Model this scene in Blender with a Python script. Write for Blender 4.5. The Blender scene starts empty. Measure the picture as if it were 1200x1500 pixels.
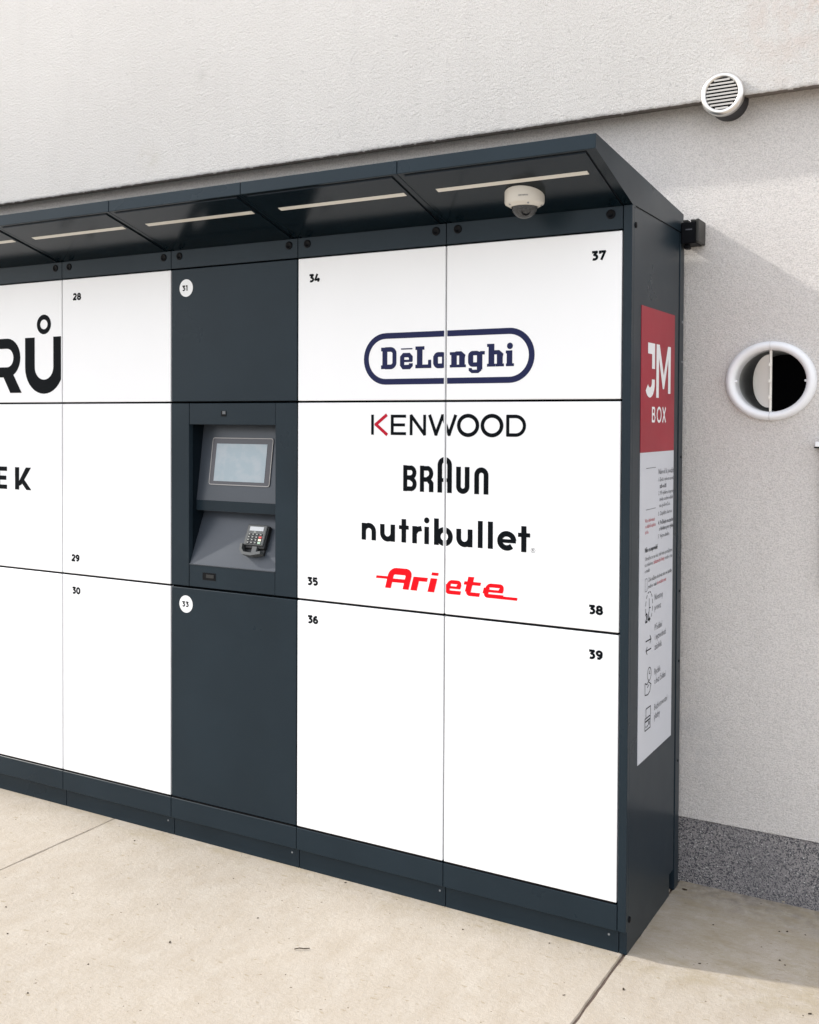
import bpy, bmesh, math, random
from mathutils import Vector, Matrix
from mathutils.geometry import delaunay_2d_cdt
random.seed(7)
sc = bpy.context.scene
COL = sc.collection

# ------------------------------------------------------------------ camera, sky, sun, exposure
cam = bpy.data.cameras.new('camera'); camo = bpy.data.objects.new('camera', cam); COL.objects.link(camo); sc.camera = camo
YAW, PITCH, ROLL = 0.5196, 0.0200, 0.0048
fw = Vector((-math.sin(YAW)*math.cos(PITCH), math.cos(YAW)*math.cos(PITCH), -math.sin(PITCH)))
rt = Vector((math.cos(YAW), math.sin(YAW), 0)); up = rt.cross(fw)
r2 = rt*math.cos(ROLL)+up*math.sin(ROLL); u2 = -rt*math.sin(ROLL)+up*math.cos(ROLL)
M = Matrix((r2, u2, -fw)).transposed().to_4x4(); M.translation = Vector((0.9507, -2.8749, 1.5377)); camo.matrix_world = M
cam.sensor_fit = 'AUTO'; cam.sensor_width = 36; cam.lens = 1528.5*36/1500
cam.shift_y = -(750-645.37)/1500; cam.clip_start = .05; cam.clip_end = 2000
sc.render.resolution_x = 819; sc.render.resolution_y = 1024

SUN = Vector((1.0, .22, -.70)).normalized()      # the way the light travels
EL = math.asin(-SUN.z)
w = bpy.data.worlds.new('World'); sc.world = w; w.use_nodes = True
nt = w.node_tree; bgn = nt.nodes['Background']; sky = nt.nodes.new('ShaderNodeTexSky'); sky.sky_type = 'NISHITA'
sky.sun_disc = False; sky.sun_elevation = EL; sky.sun_rotation = math.atan2(-SUN.x, -SUN.y)
sky.air_density = 1.0; sky.dust_density = 2.0; sky.ozone_density = 1.0
veil = nt.nodes.new('ShaderNodeMix'); veil.data_type = 'RGBA'; veil.inputs[0].default_value = .74      # thin even high cloud over the clear sky
veil.inputs[7].default_value = (6.9, 7.0, 7.3, 1); nt.links.new(sky.outputs[0], veil.inputs[6])
nt.links.new(veil.outputs[2], bgn.inputs[0]); bgn.inputs[1].default_value = .15
sl = bpy.data.lights.new('sun', 'SUN'); so = bpy.data.objects.new('sun', sl); COL.objects.link(so)
sl.energy = 2.0; sl.angle = math.radians(1.6); sl.color = (1, .965, .91)
so.rotation_euler = SUN.to_track_quat('-Z', 'Y').to_euler(); so.location = (-8, -3, 8)
sc.view_settings.view_transform = 'Standard'; sc.view_settings.look = 'None'; sc.view_settings.gamma = 1
sc.view_settings.exposure = .84; sc.view_settings.use_curve_mapping = False

# ------------------------------------------------------------------ materials
def mat(name, col, rough=.5, metal=0, spec=.5):
    m = bpy.data.materials.new(name); m.use_nodes = True
    b = m.node_tree.nodes['Principled BSDF']
    b.inputs['Base Color'].default_value = (*col, 1); b.inputs['Roughness'].default_value = rough
    b.inputs['Metallic'].default_value = metal; b.inputs['Specular IOR Level'].default_value = spec
    return m
class NG:
    def __init__(s, m): s.m = m; s.t = m.node_tree; s.b = s.t.nodes['Principled BSDF']; s.co = s.t.nodes.new('ShaderNodeNewGeometry').outputs['Position']
    def n(s, typ, **k):
        nd = s.t.nodes.new(typ)
        for a, v in k.items():
            if a.startswith('i_'): nd.inputs[a[2:].replace('_', ' ')].default_value = v
            else: setattr(nd, a, v)
        return nd
    def l(s, a, b): s.t.links.new(a, b)
    def noise(s, scale, detail=3, rough=.5, stretch=None):
        nd = s.n('ShaderNodeTexNoise', i_Scale=scale, i_Detail=detail, i_Roughness=rough)
        if stretch:
            mp = s.n('ShaderNodeMapping'); mp.inputs['Scale'].default_value = stretch; s.l(s.co, mp.inputs[0]); s.l(mp.outputs[0], nd.inputs['Vector'])
        else: s.l(s.co, nd.inputs['Vector'])
        return nd.outputs['Fac']
    def voro(s, scale, feature='F1'):
        nd = s.n('ShaderNodeTexVoronoi', i_Scale=scale, feature=feature); s.l(s.co, nd.inputs['Vector']); return nd
    def ramp(s, fac, stops):
        r = s.n('ShaderNodeValToRGB'); e = r.color_ramp.elements
        while len(e) < len(stops): e.new(.5)
        for q, (p, c) in zip(e, stops): q.position = p; q.color = (*c, 1) if isinstance(c, tuple) else (c, c, c, 1)
        s.l(fac, r.inputs[0]); return r.outputs[0]
    def mix(s, fac, a, b, mode='MIX'):
        x = s.n('ShaderNodeMix', data_type='RGBA', blend_type=mode)
        for i, v in ((0, fac), (6, a), (7, b)):
            if isinstance(v, (int, float)): x.inputs[i].default_value = v
            elif isinstance(v, tuple): x.inputs[i].default_value = (*v, 1)
            else: s.l(v, x.inputs[i])
        return x.outputs[2]
    def color(s, o): s.l(o, s.b.inputs['Base Color'])
    def bump(s, h, dist, strength=1.0):
        b = s.n('ShaderNodeBump', i_Strength=strength, i_Distance=dist)
        s.l(h, b.inputs['Height'])
        if s.b.inputs['Normal'].is_linked: s.l(s.b.inputs['Normal'].links[0].from_socket, b.inputs['Normal'])
        s.l(b.outputs[0], s.b.inputs['Normal'])

def metal_paint(name, col, rough, spec=.5, wav=.0022, var=.08):
    m = mat(name, col, rough, 0, spec); g = NG(m)
    g.color(g.mix(g.ramp(g.noise(3.5, 4), [(.35, 0.), (.7, 1.)]), tuple(c*(1-var) for c in col), tuple(min(1, c*(1+var)) for c in col)))
    r = g.ramp(g.noise(2.2, 5, .6), [(.3, rough*.85), (.75, rough*1.2)]); g.l(r, g.b.inputs['Roughness'])
    if wav: g.bump(g.noise(2.6, 1), wav, .35)           # slight oil-canning of sheet metal
    return m
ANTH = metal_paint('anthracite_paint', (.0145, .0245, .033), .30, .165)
SOFF = metal_paint('anthracite_soffit_shade', (.003, .0075, .0115), .18, .13)  # same anthracite paint, with the deep shade under the canopy put into the colour
WHITE = metal_paint('white_paint', (.84, .85, .86), .38, .4, 0, .008)
BLACK = mat('black_gap', (.004, .004, .005), .9, 0, .1)
INK = mat('black_print', (.003, .0045, .0065), .5, 0, .05)
NAVY = mat('navy_print', (.012, .016, .065), .5, 0, .15)
REDI = mat('red_print', (.72, .003, .010), .5, 0, .1)
CRIM = mat('crimson_print', (.45, .004, .025), .5, 0, .15)
GREYI = mat('grey_print', (.08, .085, .10), .5)
PRED = metal_paint('poster_red', (.33, .018, .034), .34, .2)
PWHITE = metal_paint('poster_white', (.60, .62, .67), .38, .4, 0, .02)
LAMP = mat('light_strip_diffuser', (.66, .64, .58), .5)
CAP = mat('black_plastic_cap', (.003, .0035, .005), .5, 0, .12)
STICK = mat('white_vinyl', (.82, .83, .84), .4)
CAMW = mat('camera_housing', (.62, .59, .53), .42)
STEEL = mat('brushed_steel', (.72, .70, .67), .28, 1)
SLAT = mat('satin_steel_slat', (.80, .79, .77), .42, .6)
DARKM = mat('dark_duct', (.02, .02, .024), .6)
PLASW = mat('white_plastic', (.82, .83, .85), .3)
FLAPW = mat('off_white_flap', (.78, .76, .70), .4)
DUCT = mat('grey_duct', (.38, .39, .38), .5)
READ = mat('reader_plastic', (.055, .060, .060), .38)
READB = mat('reader_side_black', (.006, .007, .008), .45)
KEYM = mat('key_dark', (.015, .016, .018), .5)
KEYP = mat('key_print', (.36, .38, .35), .5)
KEYG = mat('lens_grey', (.10, .11, .12), .4)
KRED = mat('key_red', (.5, .05, .05), .5); KYEL = mat('key_yellow', (.85, .8, .6), .5); KGRN = mat('key_green', (.35, .5, .38), .5)
LCD = mat('lcd_grey', (.46, .48, .50), .3)
BOXG = mat('box_plastic', (.022, .021, .018), .5)
SHELF = metal_paint('terminal_panel_paint', (.044, .053, .066), .30, .5)
LINER = metal_paint('recess_shade_dark', (.004, .008, .012), .4, .1)  # liner colour taken near black to deepen the shade inside the recess
PIPING = mat('clear_edging', (.35, .34, .33), .35)
BEZ = mat('screen_bezel', (.06, .058, .066), .22)
TAN = mat('weathered_beige_paint', (.42, .38, .32), .6)
TWIG = mat('twig_bark', (.05, .035, .02), .9)
DUST = mat('scuffed_rivet', (.25, .26, .27), .5)

# screen: matt lcd seen with sky haze on it
SCRN = mat('screen_glass', (.33, .40, .44), .16, 0, .8); g = NG(SCRN)
g.color(g.mix(g.ramp(g.noise(22, 3), [(.45, 0.), (.65, 1.)]), (.27, .335, .37), (.32, .365, .395)))
# dome
DOME = mat('smoked_dome', (.55, .56, .57), .03); b = DOME.node_tree.nodes['Principled BSDF']
b.inputs['Transmission Weight'].default_value = .92; b.inputs['IOR'].default_value = 1.2

# rendered plaster of the wall
def plaster(name, c1, c2, hs, gscale=150):
    m = mat(name, c1, .9, 0, .2); g = NG(m)
    big = g.ramp(g.noise(1.3, 5, .6), [(.3, 0.), (.72, 1.)])
    base = g.mix(big, c1, c2)
    streak = g.ramp(g.noise(2.5, 4, .6, (3.2, 3.2, .25)), [(.5, 0.), (.8, .35)])
    base = g.mix(streak, base, tuple(c*.86 for c in c1))
    fine = g.ramp(g.noise(260, 2), [(.33, .80), (.58, 1.04)])
    base = g.mix(1.0, base, fine, 'MULTIPLY')
    spots = g.ramp(g.noise(55, 2, .4), [(.70, 0.), (.76, .35)])
    base = g.mix(spots, base, tuple(c*.55 for c in c1))
    # faint rusty bloom high on the right and a smeared mark on the left
    for (cx_, cz2, rad, col_) in ((.40, 2.80, .30, (.62, .50, .44)), (-1.975, 2.965, .05, (.50, .49, .46)), (.0, .5, .22, (.50, .50, .51)), (-2.28, 2.66, .09, (.57, .54, .48))):
        mp = g.n('ShaderNodeMapping'); mp.inputs['Location'].default_value = (-cx_, 0, -cz2); mp.inputs['Scale'].default_value = (1, 0, 1); g.l(g.co, mp.inputs[0])
        ln_ = g.n('ShaderNodeVectorMath', operation='LENGTH'); g.l(mp.outputs[0], ln_.inputs[0])
        m1 = g.n('ShaderNodeMapRange'); g.l(ln_.outputs['Value'], m1.inputs[0]); m1.inputs[1].default_value = 0; m1.inputs[2].default_value = rad; m1.inputs[3].default_value = .55; m1.inputs[4].default_value = 0
        m2 = g.n('ShaderNodeMath', operation='MULTIPLY'); g.l(m1.outputs[0], m2.inputs[0]); g.l(g.ramp(g.noise(14, 4, .65), [(.40, 0.), (.62, 1.)]), m2.inputs[1])
        base = g.mix(m2.outputs[0], base, col_)
    g.color(base)
    g.bump(g.noise(gscale, 3, .68), hs, 1)
    g.bump(g.noise(gscale*.42, 3, .5), hs*.7, .6)
    g.bump(g.noise(9, 2, .5), .004, .35)
    return m
PLAS = plaster('render_plaster', (.735, .713, .684), (.70, .678, .650), .0075, 215)
PLASL = plaster('render_plaster_lower', (.735, .703, .675), (.69, .662, .638), .0055, 215)
LEDGE = plaster('ledge_underside_plaster', (.215, .19, .165), (.17, .15, .135), .004, 150)      # darker brown-grey than the wall face
# mosaic plinth
MOS = mat('mosaic_plaster', (.2, .2, .2), .75, 0, .4); g = NG(MOS)
v = g.voro(300); rnd = g.n('ShaderNodeSeparateColor'); g.l(v.outputs['Color'], rnd.inputs[0])
cc = g.ramp(rnd.outputs[0], [(0., (.05, .05, .06)), (.26, (.08, .08, .09)), (.36, (.24, .23, .235)), (.75, (.35, .33, .325)), (.965, (.36, .34, .33)), (1., (.75, .74, .72))])
cc = g.mix(g.ramp(g.noise(4, 3), [(.35, 0.), (.7, .5)]), cc, (.19, .185, .195)); g.color(cc)
g.bump(v.outputs['Distance'], .004, .9); g.bump(g.noise(60, 3), .003, .6)
# concrete slabs
CONC = mat('concrete', (.5, .44, .37), .9, 0, .25); g = NG(CONC)
base = g.mix(g.ramp(g.noise(1.8, 6, .62), [(.30, 0.), (.72, 1.)]), (.52, .462, .388), (.455, .405, .342))
base = g.mix(g.ramp(g.noise(16, 5, .7, (1, .45, 1)), [(.42, 0.), (.75, .7)]), base, (.415, .352, .275))
base = g.mix(g.ramp(g.noise(9, 5, .7), [(.50, 0.), (.78, .55)]), base, (.58, .54, .475))
base = g.mix(g.ramp(g.noise(120, 3, .6), [(.55, 0.), (.72, .35)]), base, (.40, .33, .24))
base = g.mix(g.ramp(g.noise(46, 2, .4, (.6, 1.4, 1)), [(.68, 0.), (.71, .55)]), base, (.33, .27, .18))
base = g.mix(g.ramp(g.noise(70, 1, .3), [(.785, 0.), (.80, .8)]), base, (.12, .09, .06))
base = g.mix(1.0, base, g.ramp(g.noise(420, 2), [(.3, .84), (.65, 1.05)]), 'MULTIPLY')
base = g.mix(g.ramp(g.noise(150, 4, .75, (.35, 1.3, 1)), [(.46, 0.), (.66, .38)]), base, (.36, .30, .225))
sx = g.n('ShaderNodeSeparateXYZ'); g.l(g.co, sx.inputs[0])
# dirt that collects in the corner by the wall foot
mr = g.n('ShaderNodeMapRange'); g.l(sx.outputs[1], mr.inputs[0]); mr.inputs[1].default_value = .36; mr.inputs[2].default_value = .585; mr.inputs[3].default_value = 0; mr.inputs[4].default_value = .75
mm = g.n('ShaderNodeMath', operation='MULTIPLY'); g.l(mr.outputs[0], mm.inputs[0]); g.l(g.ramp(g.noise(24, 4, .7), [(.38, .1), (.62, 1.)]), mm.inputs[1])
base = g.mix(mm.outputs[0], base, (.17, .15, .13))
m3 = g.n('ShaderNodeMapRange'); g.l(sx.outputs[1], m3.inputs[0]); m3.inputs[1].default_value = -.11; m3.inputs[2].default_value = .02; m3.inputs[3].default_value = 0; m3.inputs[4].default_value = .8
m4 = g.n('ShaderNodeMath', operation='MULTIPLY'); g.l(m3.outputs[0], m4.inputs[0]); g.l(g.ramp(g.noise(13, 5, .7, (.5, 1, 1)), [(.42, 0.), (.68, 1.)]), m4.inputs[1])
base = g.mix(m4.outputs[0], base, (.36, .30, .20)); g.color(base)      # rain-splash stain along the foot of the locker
g.bump(g.noise(60, 4, .65), .004, .7); g.bump(g.noise(380, 2), .0016, .8)
DIRT = mat('joint_dirt', (.10, .075, .06), .95); g = NG(DIRT)
g.color(g.mix(g.noise(90, 3), (.10, .075, .06), (.27, .20, .16))); g.bump(g.noise(200, 3), .004, 1)
ASPH = mat('asphalt', (.30, .28, .25), .95); g = NG(ASPH)
g.color(g.mix(g.noise(.4, 4), (.40, .37, .33), (.33, .31, .28))); g.bump(g.noise(150, 3), .003, 1)

# ------------------------------------------------------------------ helpers
def setp(o, label=None, cat=None, group=None, kind=None):
    if label: o['label'] = label
    if cat: o['category'] = cat
    if group: o['group'] = group
    if kind: o['kind'] = kind
    return o
def empty(name, loc, label, cat, **k):
    o = bpy.data.objects.new(name, None); COL.objects.link(o); o.location = loc; o.empty_display_size = .1
    return setp(o, label, cat, **k)
def link(name, me, m, parent=None, smooth=False):
    if smooth:
        for p in me.polygons: p.use_smooth = True
    if m: me.materials.append(m)
    o = bpy.data.objects.new(name, me); COL.objects.link(o)
    if parent:
        o.parent = parent
        L = Vector(parent.location); q = parent.parent
        while q: L += Vector(q.location); q = q.parent
        o.location = -L
    return o
def fin(bm, name, m, parent=None, smooth=False):
    me = bpy.data.meshes.new(name); bm.normal_update(); bm.to_mesh(me); bm.free(); return link(name, me, m, parent, smooth)
def abox(bm, x0, x1, y0, y1, z0, z1, bev=0, seg=1):
    t = bmesh.new(); r = bmesh.ops.create_cube(t, size=1)
    for v in t.verts: v.co = ((x0+x1)/2+v.co.x*(x1-x0), (y0+y1)/2+v.co.y*(y1-y0), (z0+z1)/2+v.co.z*(z1-z0))
    if bev: bmesh.ops.bevel(t, geom=t.edges[:], offset=bev, segments=seg, affect='EDGES', profile=.5)
    me = bpy.data.meshes.new('t'); t.to_mesh(me); t.free(); bm.from_mesh(me); bpy.data.meshes.remove(me)
def box(name, m, parent, *a, bev=0, seg=1):
    bm = bmesh.new(); abox(bm, *a, bev=bev, seg=seg); return fin(bm, name, m, parent)
def prism_x(bm, prof, x0, x1):
    """profile of (y, z) swept along x"""
    a = [bm.verts.new((x0, y, z)) for y, z in prof]; b = [bm.verts.new((x1, y, z)) for y, z in prof]
    n = len(prof); bm.faces.new(a); bm.faces.new(b[::-1])
    for i in range(n): bm.faces.new((a[i], b[i], b[(i+1) % n], a[(i+1) % n]))
    bmesh.ops.recalc_face_normals(bm, faces=bm.faces[:])
def lathe(bm, prof, c, axis, seg=48, mtx=None):
    """prof: (r, h) points, spun round axis through c"""
    ax = Vector(axis).normalized(); u = ax.orthogonal().normalized()
    if abs(ax.y) > .9: u = Vector((1, 0, 0))
    v = ax.cross(u); rings = []
    for r, h in prof:
        if r < 1e-6: rings.append([bm.verts.new(Vector(c)+ax*h)])
        else: rings.append([bm.verts.new(Vector(c)+ax*h+(u*math.cos(t)+v*math.sin(t))*r) for t in [2*math.pi*i/seg for i in range(seg)]])
    for a, b in zip(rings, rings[1:]):
        for i in range(seg):
            j = (i+1) % seg
            q = [a[i % len(a)], a[j % len(a)], b[j % len(b)], b[i % len(b)]]
            q = [x for k, x in enumerate(q) if x not in q[:k]]
            if len(q) > 2: bm.faces.new(q)
    bmesh.ops.recalc_face_normals(bm, faces=bm.faces[:])

# ------------------------------------------------------------------ flat lettering: strokes unioned and cut
def stroke(pts, w, closed=False):
    pts = [Vector(p) for p in pts]; pts = [p for i, p in enumerate(pts) if i == 0 or (p-pts[i-1]).length > 1e-6]
    if closed and (pts[0]-pts[-1]).length < 1e-6: pts.pop()
    n = len(pts); out = []; segs = [(i, (i+1) % n) for i in range(n if closed else n-1)]
    dr = [(pts[b]-pts[a]).normalized() for a, b in segs]
    def end(i, d, s):
        """corner points where the segment with direction d meets point i; s = +1 end, -1 start"""
        p = pts[i]; nn_ = Vector((-d.y, d.x))
        o = None
        if closed: o = dr[i] if s > 0 else dr[(i-1) % n]
        elif s > 0 and i < n-1: o = dr[i]
        elif s < 0 and i > 0: o = dr[i-1]
        if o is None: return p+nn_*w/2, p-nn_*w/2
        if d.dot(o) < .2: q = p+d*s*w*.36; return q+nn_*w/2, q-nn_*w/2
        m = (nn_+Vector((-o.y, o.x))).normalized(); k = w/2/m.dot(nn_); return p+m*k, p-m*k
    for (a, b), d in zip(segs, dr):
        l0, r0 = end(a, d, -1); l1, r1 = end(b, d, 1)
        out.append([tuple(l0), tuple(l1), tuple(r1), tuple(r0)])
    return out
def arc(cx, cy, rx, ry, a0, a1, n=14):
    return [(cx+rx*math.cos(math.radians(a0+(a1-a0)*i/n)), cy+ry*math.sin(math.radians(a0+(a1-a0)*i/n))) for i in range(n+1)]
def rect(x0, x1, y0, y1): return [(x0, y0), (x1, y0), (x1, y1), (x0, y1)]
def ring(cx, cy, rx, ry, w, n=28): return stroke([(cx+rx*math.cos(2*math.pi*i/n), cy+ry*math.sin(2*math.pi*i/n)) for i in range(n)], w, True)
def disc(cx, cy, r, n=20): return [[(cx+r*math.cos(2*math.pi*i/n), cy+r*math.sin(2*math.pi*i/n)) for i in range(n)]]
def clip(poly, x, keep_less):
    out = []; n = len(poly)
    for i in range(n):
        a, b = poly[i], poly[(i+1) % n]; ia = (a[0] < x) == keep_less; ib = (b[0] < x) == keep_less
        if ia: out.append(a)
        if ia != ib: t = (x-a[0])/(b[0]-a[0]); out.append((x, a[1]+t*(b[1]-a[1])))
    return out
def flat(name, polys, m, parent, plane='front', off=0., x0=None, x1=None):
    vs = []; fs = []
    for p in polys:
        p = [tuple(q) for q in p]
        for cx, kl in ((x0, False), (x1, True)):
            if cx is not None and p: p = clip(p, cx, kl)
        if len(p) < 3: continue
        ar = sum(p[i][0]*p[(i+1) % len(p)][1]-p[(i+1) % len(p)][0]*p[i][1] for i in range(len(p)))
        if abs(ar) < 1e-9: continue
        if ar < 0: p = p[::-1]
        k = len(vs); vs += [Vector(q) for q in p]; fs.append(list(range(k, k+len(p))))
    if not fs: return None
    V, E_, F, _, _, OF = delaunay_2d_cdt(vs, [], fs, 0, 1e-6)
    F = [f for f, o_ in zip(F, OF) if o_]
    me = bpy.data.meshes.new(name)
    if plane == 'front': me.from_pydata([(q.x, -off, q.y) for q in V], [], [list(f) for f in F])
    elif plane == 'side': me.from_pydata([(PX+off, q.x, q.y) for q in V], [], [list(f) for f in F])
    else: me.from_pydata([plane(q.x, q.y, off) for q in V], [], [list(f) for f in F])
    return link(name, me, m, parent)

# digits drawn with strokes: unit box width .62, height 1
def digit(ch, x, y, h, w=.2):
    D = {
     '0': [([*arc(.33, .5, .25, .4, 0, 340, 20)], 1)],
     '1': [([(.02, .9), (.26, .9), (.26, 0)], 0)],
     '2': [([(.06, .78), *arc(.30, .68, .23, .22, 140, -35, 9), (.08, .1), (.60, .1)], 0)],
     '3': [([(.05, .9), (.50, .9), (.28, .60), *arc(.27, .34, .26, .24, 80, -125, 10)], 0)],
     '4': [([(.34, 1.), (.08, .28), (.66, .28)], 0), ([(.47, .5), (.47, 0)], 0)],
     '5': [([(.56, .9), (.14, .9), (.12, .55), *arc(.29, .34, .26, .24, 90, -130, 10)], 0)],
     '6': [([*arc(.31, .32, .22, .22, 0, 340, 16)], 1), ([(.50, .86), (.30, .88), (.12, .68), (.09, .36)], 0)],
     '7': [([(.10, .68), (.10, .9), (.56, .9), (.22, 0)], 0)],
     '8': [([*arc(.32, .30, .24, .21, 0, 340, 16)], 1), ([*arc(.32, .70, .20, .20, 0, 340, 16)], 1)],
     '9': [([*arc(.31, .68, .22, .22, 0, 340, 16)], 1), ([(.12, .14), (.32, .12), (.50, .32), (.53, .64)], 0)],
    }[ch]
    out = []
    for pts, c in D: out += stroke([(x+a*h*1.2, y+b*h) for a, b in pts], w*h, bool(c))
    return out
def number(s, x, y, h, w=.275, adv=.86):
    out = []
    for i, ch in enumerate(s): out += digit(ch, x+i*adv*h, y, h, w)
    return out

# ------------------------------------------------------------------ key sizes (metres; x = 0 at the right edge of the white doors, y = 0 door face)
W = .5657; PX = .0265; H = 2.15
ZB, ZD, ZM, ZH, ZT = .0716, .1500, .9276, 1.5964, 2.0770
WY = .582                                            # wall face
NC = 10

# ------------------------------------------------------------------ ground
gs = bmesh.new()
R = 260
vs = [gs.verts.new(p) for p in ((-R, -R, -.03), (R, -R, -.03), (R, R, -.03), (-R, R, -.03))]; gs.faces.new(vs)
setp(fin(gs, 'ground', ASPH), kind='structure')
db = bmesh.new(); vs = [db.verts.new(p) for p in ((-16, -9, -.006), (14, -9, -.006), (14, .7, -.006), (-16, .7, -.006))]; db.faces.new(vs)
pav = bpy.data.objects.new('pavement', None); COL.objects.link(pav); pav['kind'] = 'structure'
fin(db, 'joint_fill', DIRT, pav)
def slab(x0, x1, y0, y1, gl, gr):
    """slab with ragged long edges; gl / gr = half joint width left and right"""
    bm = bmesh.new(); n = 160 if y1 > 0 and -5 < x0 < 2.2 else 12
    rows = []
    jl = jr = 0
    for i in range(n+1):
        y = y0+(y1-y0)*i/n
        jl = .7*jl+random.uniform(-.0014, .0014); jr = .7*jr+random.uniform(-.0014, .0014)
        a = x0+gl+jl+.002*math.sin(y*5+x0); c = x1-gr+jr+.002*math.sin(y*5+x1)
        rows.append([bm.verts.new(p) for p in ((a, y, -.05), (a, y, -.004), (a+.0025, y, 0), (c-.0025, y, 0), (c, y, -.004), (c, y, -.05))])
    for r, s in zip(rows, rows[1:]):
        for k in range(5): bm.faces.new((r[k], r[k+1], s[k+1], s[k]))
    bm.faces.new(rows[0]); bm.faces.new(rows[-1][::-1]); bmesh.ops.recalc_face_normals(bm, faces=bm.faces[:])
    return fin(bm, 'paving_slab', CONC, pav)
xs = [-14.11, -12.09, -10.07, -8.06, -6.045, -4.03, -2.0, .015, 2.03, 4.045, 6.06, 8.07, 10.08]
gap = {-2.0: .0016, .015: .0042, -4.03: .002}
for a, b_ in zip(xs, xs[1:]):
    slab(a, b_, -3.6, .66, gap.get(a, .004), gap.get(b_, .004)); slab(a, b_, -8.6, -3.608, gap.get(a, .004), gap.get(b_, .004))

# ------------------------------------------------------------------ the building wall
wall = empty('building_wall', (0, WY, 0), 'pale grey rendered building wall with overhanging upper band and speckled plinth', 'wall')
VX, VZ, VR = .297, 1.6665, .110                       # opening of the white vent
# lower wall with a round hole for the duct
bm = bmesh.new()
n = 48; ringv = [bm.verts.new((VX+VR*math.cos(2*math.pi*i/n), WY, VZ+VR*math.sin(2*math.pi*i/n))) for i in range(n)]
ringb = [bm.verts.new((v.co.x, WY+.3, v.co.z)) for v in ringv]
sq = []
for i in range(n):
    t = 2*math.pi*i/n; c, s = math.cos(t), math.sin(t); k = .3/max(abs(c), abs(s)); sq.append(bm.verts.new((VX+c*k, WY, VZ+s*k)))
for i in range(n):
    j = (i+1) % n; bm.faces.new((ringv[i], ringv[j], sq[j], sq[i])); bm.faces.new((ringv[j], ringv[i], ringb[i], ringb[j]))
def q4(x0, x1, z0, z1): bm.faces.new([bm.verts.new(p) for p in ((x0, WY, z0), (x1, WY, z0), (x1, WY, z1), (x0, WY, z1))])
ZP = .218
q4(-14, VX-.3, ZP, 2.60); q4(VX+.3, 12, ZP, 2.60); q4(VX-.3, VX+.3, VZ+.3, 2.60); q4(VX-.3, VX+.3, ZP, VZ-.3)
for (z, d) in ((ZP, 1), (2.6, -1)):
    bm.faces.new([bm.verts.new(p) for p in ((-14, WY, z), (12, WY, z), (12, WY+.2, z), (-14, WY+.2, z))])
bmesh.ops.recalc_face_normals(bm, faces=bm.faces[:])
fin(bm, 'lower_wall', PLASL, wall)
# upper insulated band: rough rounded nose, fine grid where the camera sees it
YU, ZU = WY-.082, 2.557
bm = bmesh.new()
def hsh(x, k=0): return math.sin(x*91.7+k*13.1)*.5+math.sin(x*237.3+k*7.7)*.3+math.sin(x*37.1+k*3.3)*.4
xsn = [-14, -9, -6]+[-4.6+i*.008 for i in range(int(6.4/.008)+1)]+[3, 6, 12]
prof = [(WY+.01, ZU+.016, 0), (WY-.004, ZU+.0145, .5), (WY-.035, ZU+.008, .8), (WY-.064, ZU+.0025, 1), (WY-.075, ZU+.0005, 1.3), (WY-.0800, ZU+.0020, 1.6), (YU, ZU+.0065, 1.6), (YU, ZU+.014, 1.1), (YU, ZU+.03, .4), (YU, ZU+.3, 0), (YU, 8.5, 0), (WY+.2, 8.5, 0)]
rows = []
for i, x in enumerate(xsn):
    r = []
    for k, (y, z, a) in enumerate(prof):
        nz = a*(.0003*hsh(x, k*.35)+random.uniform(-.0010, .0010)); r.append(bm.verts.new((x, y+nz*.7, z+nz)))
    rows.append(r)
for a, c in zip(rows, rows[1:]):
    for k in range(len(prof)-1): bm.faces.new((a[k], c[k], c[k+1], a[k+1]))
bmesh.ops.recalc_face_normals(bm, faces=bm.faces[:])
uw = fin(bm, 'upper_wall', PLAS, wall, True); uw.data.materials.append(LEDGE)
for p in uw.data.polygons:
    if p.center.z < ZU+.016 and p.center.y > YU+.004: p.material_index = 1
# plinth, recessed a little under the plaster, ragged top
bm = bmesh.new(); top = []; bot = []
for i in range(0, 401):
    x = -3+i*.0125; top.append(bm.verts.new((x, WY+.003, ZP-.004+.006*random.random()))); bot.append(bm.verts.new((x, WY+.003, -.02)))
for i in range(400): bm.faces.new((bot[i], bot[i+1], top[i+1], top[i]))
for x0, x1 in ((-14, -3), (2, 12)): bm.faces.new([bm.verts.new(p) for p in ((x0, WY+.003, -.02), (x1, WY+.003, -.02), (x1, WY+.003, ZP), (x0, WY+.003, ZP))])
fin(bm, 'plinth', MOS, wall)
bm = bmesh.new(); abox(bm, -14, 12, WY+.31, WY+4, -.02, 8.5); fin(bm, 'wall_core', PLASL, wall)

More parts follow.
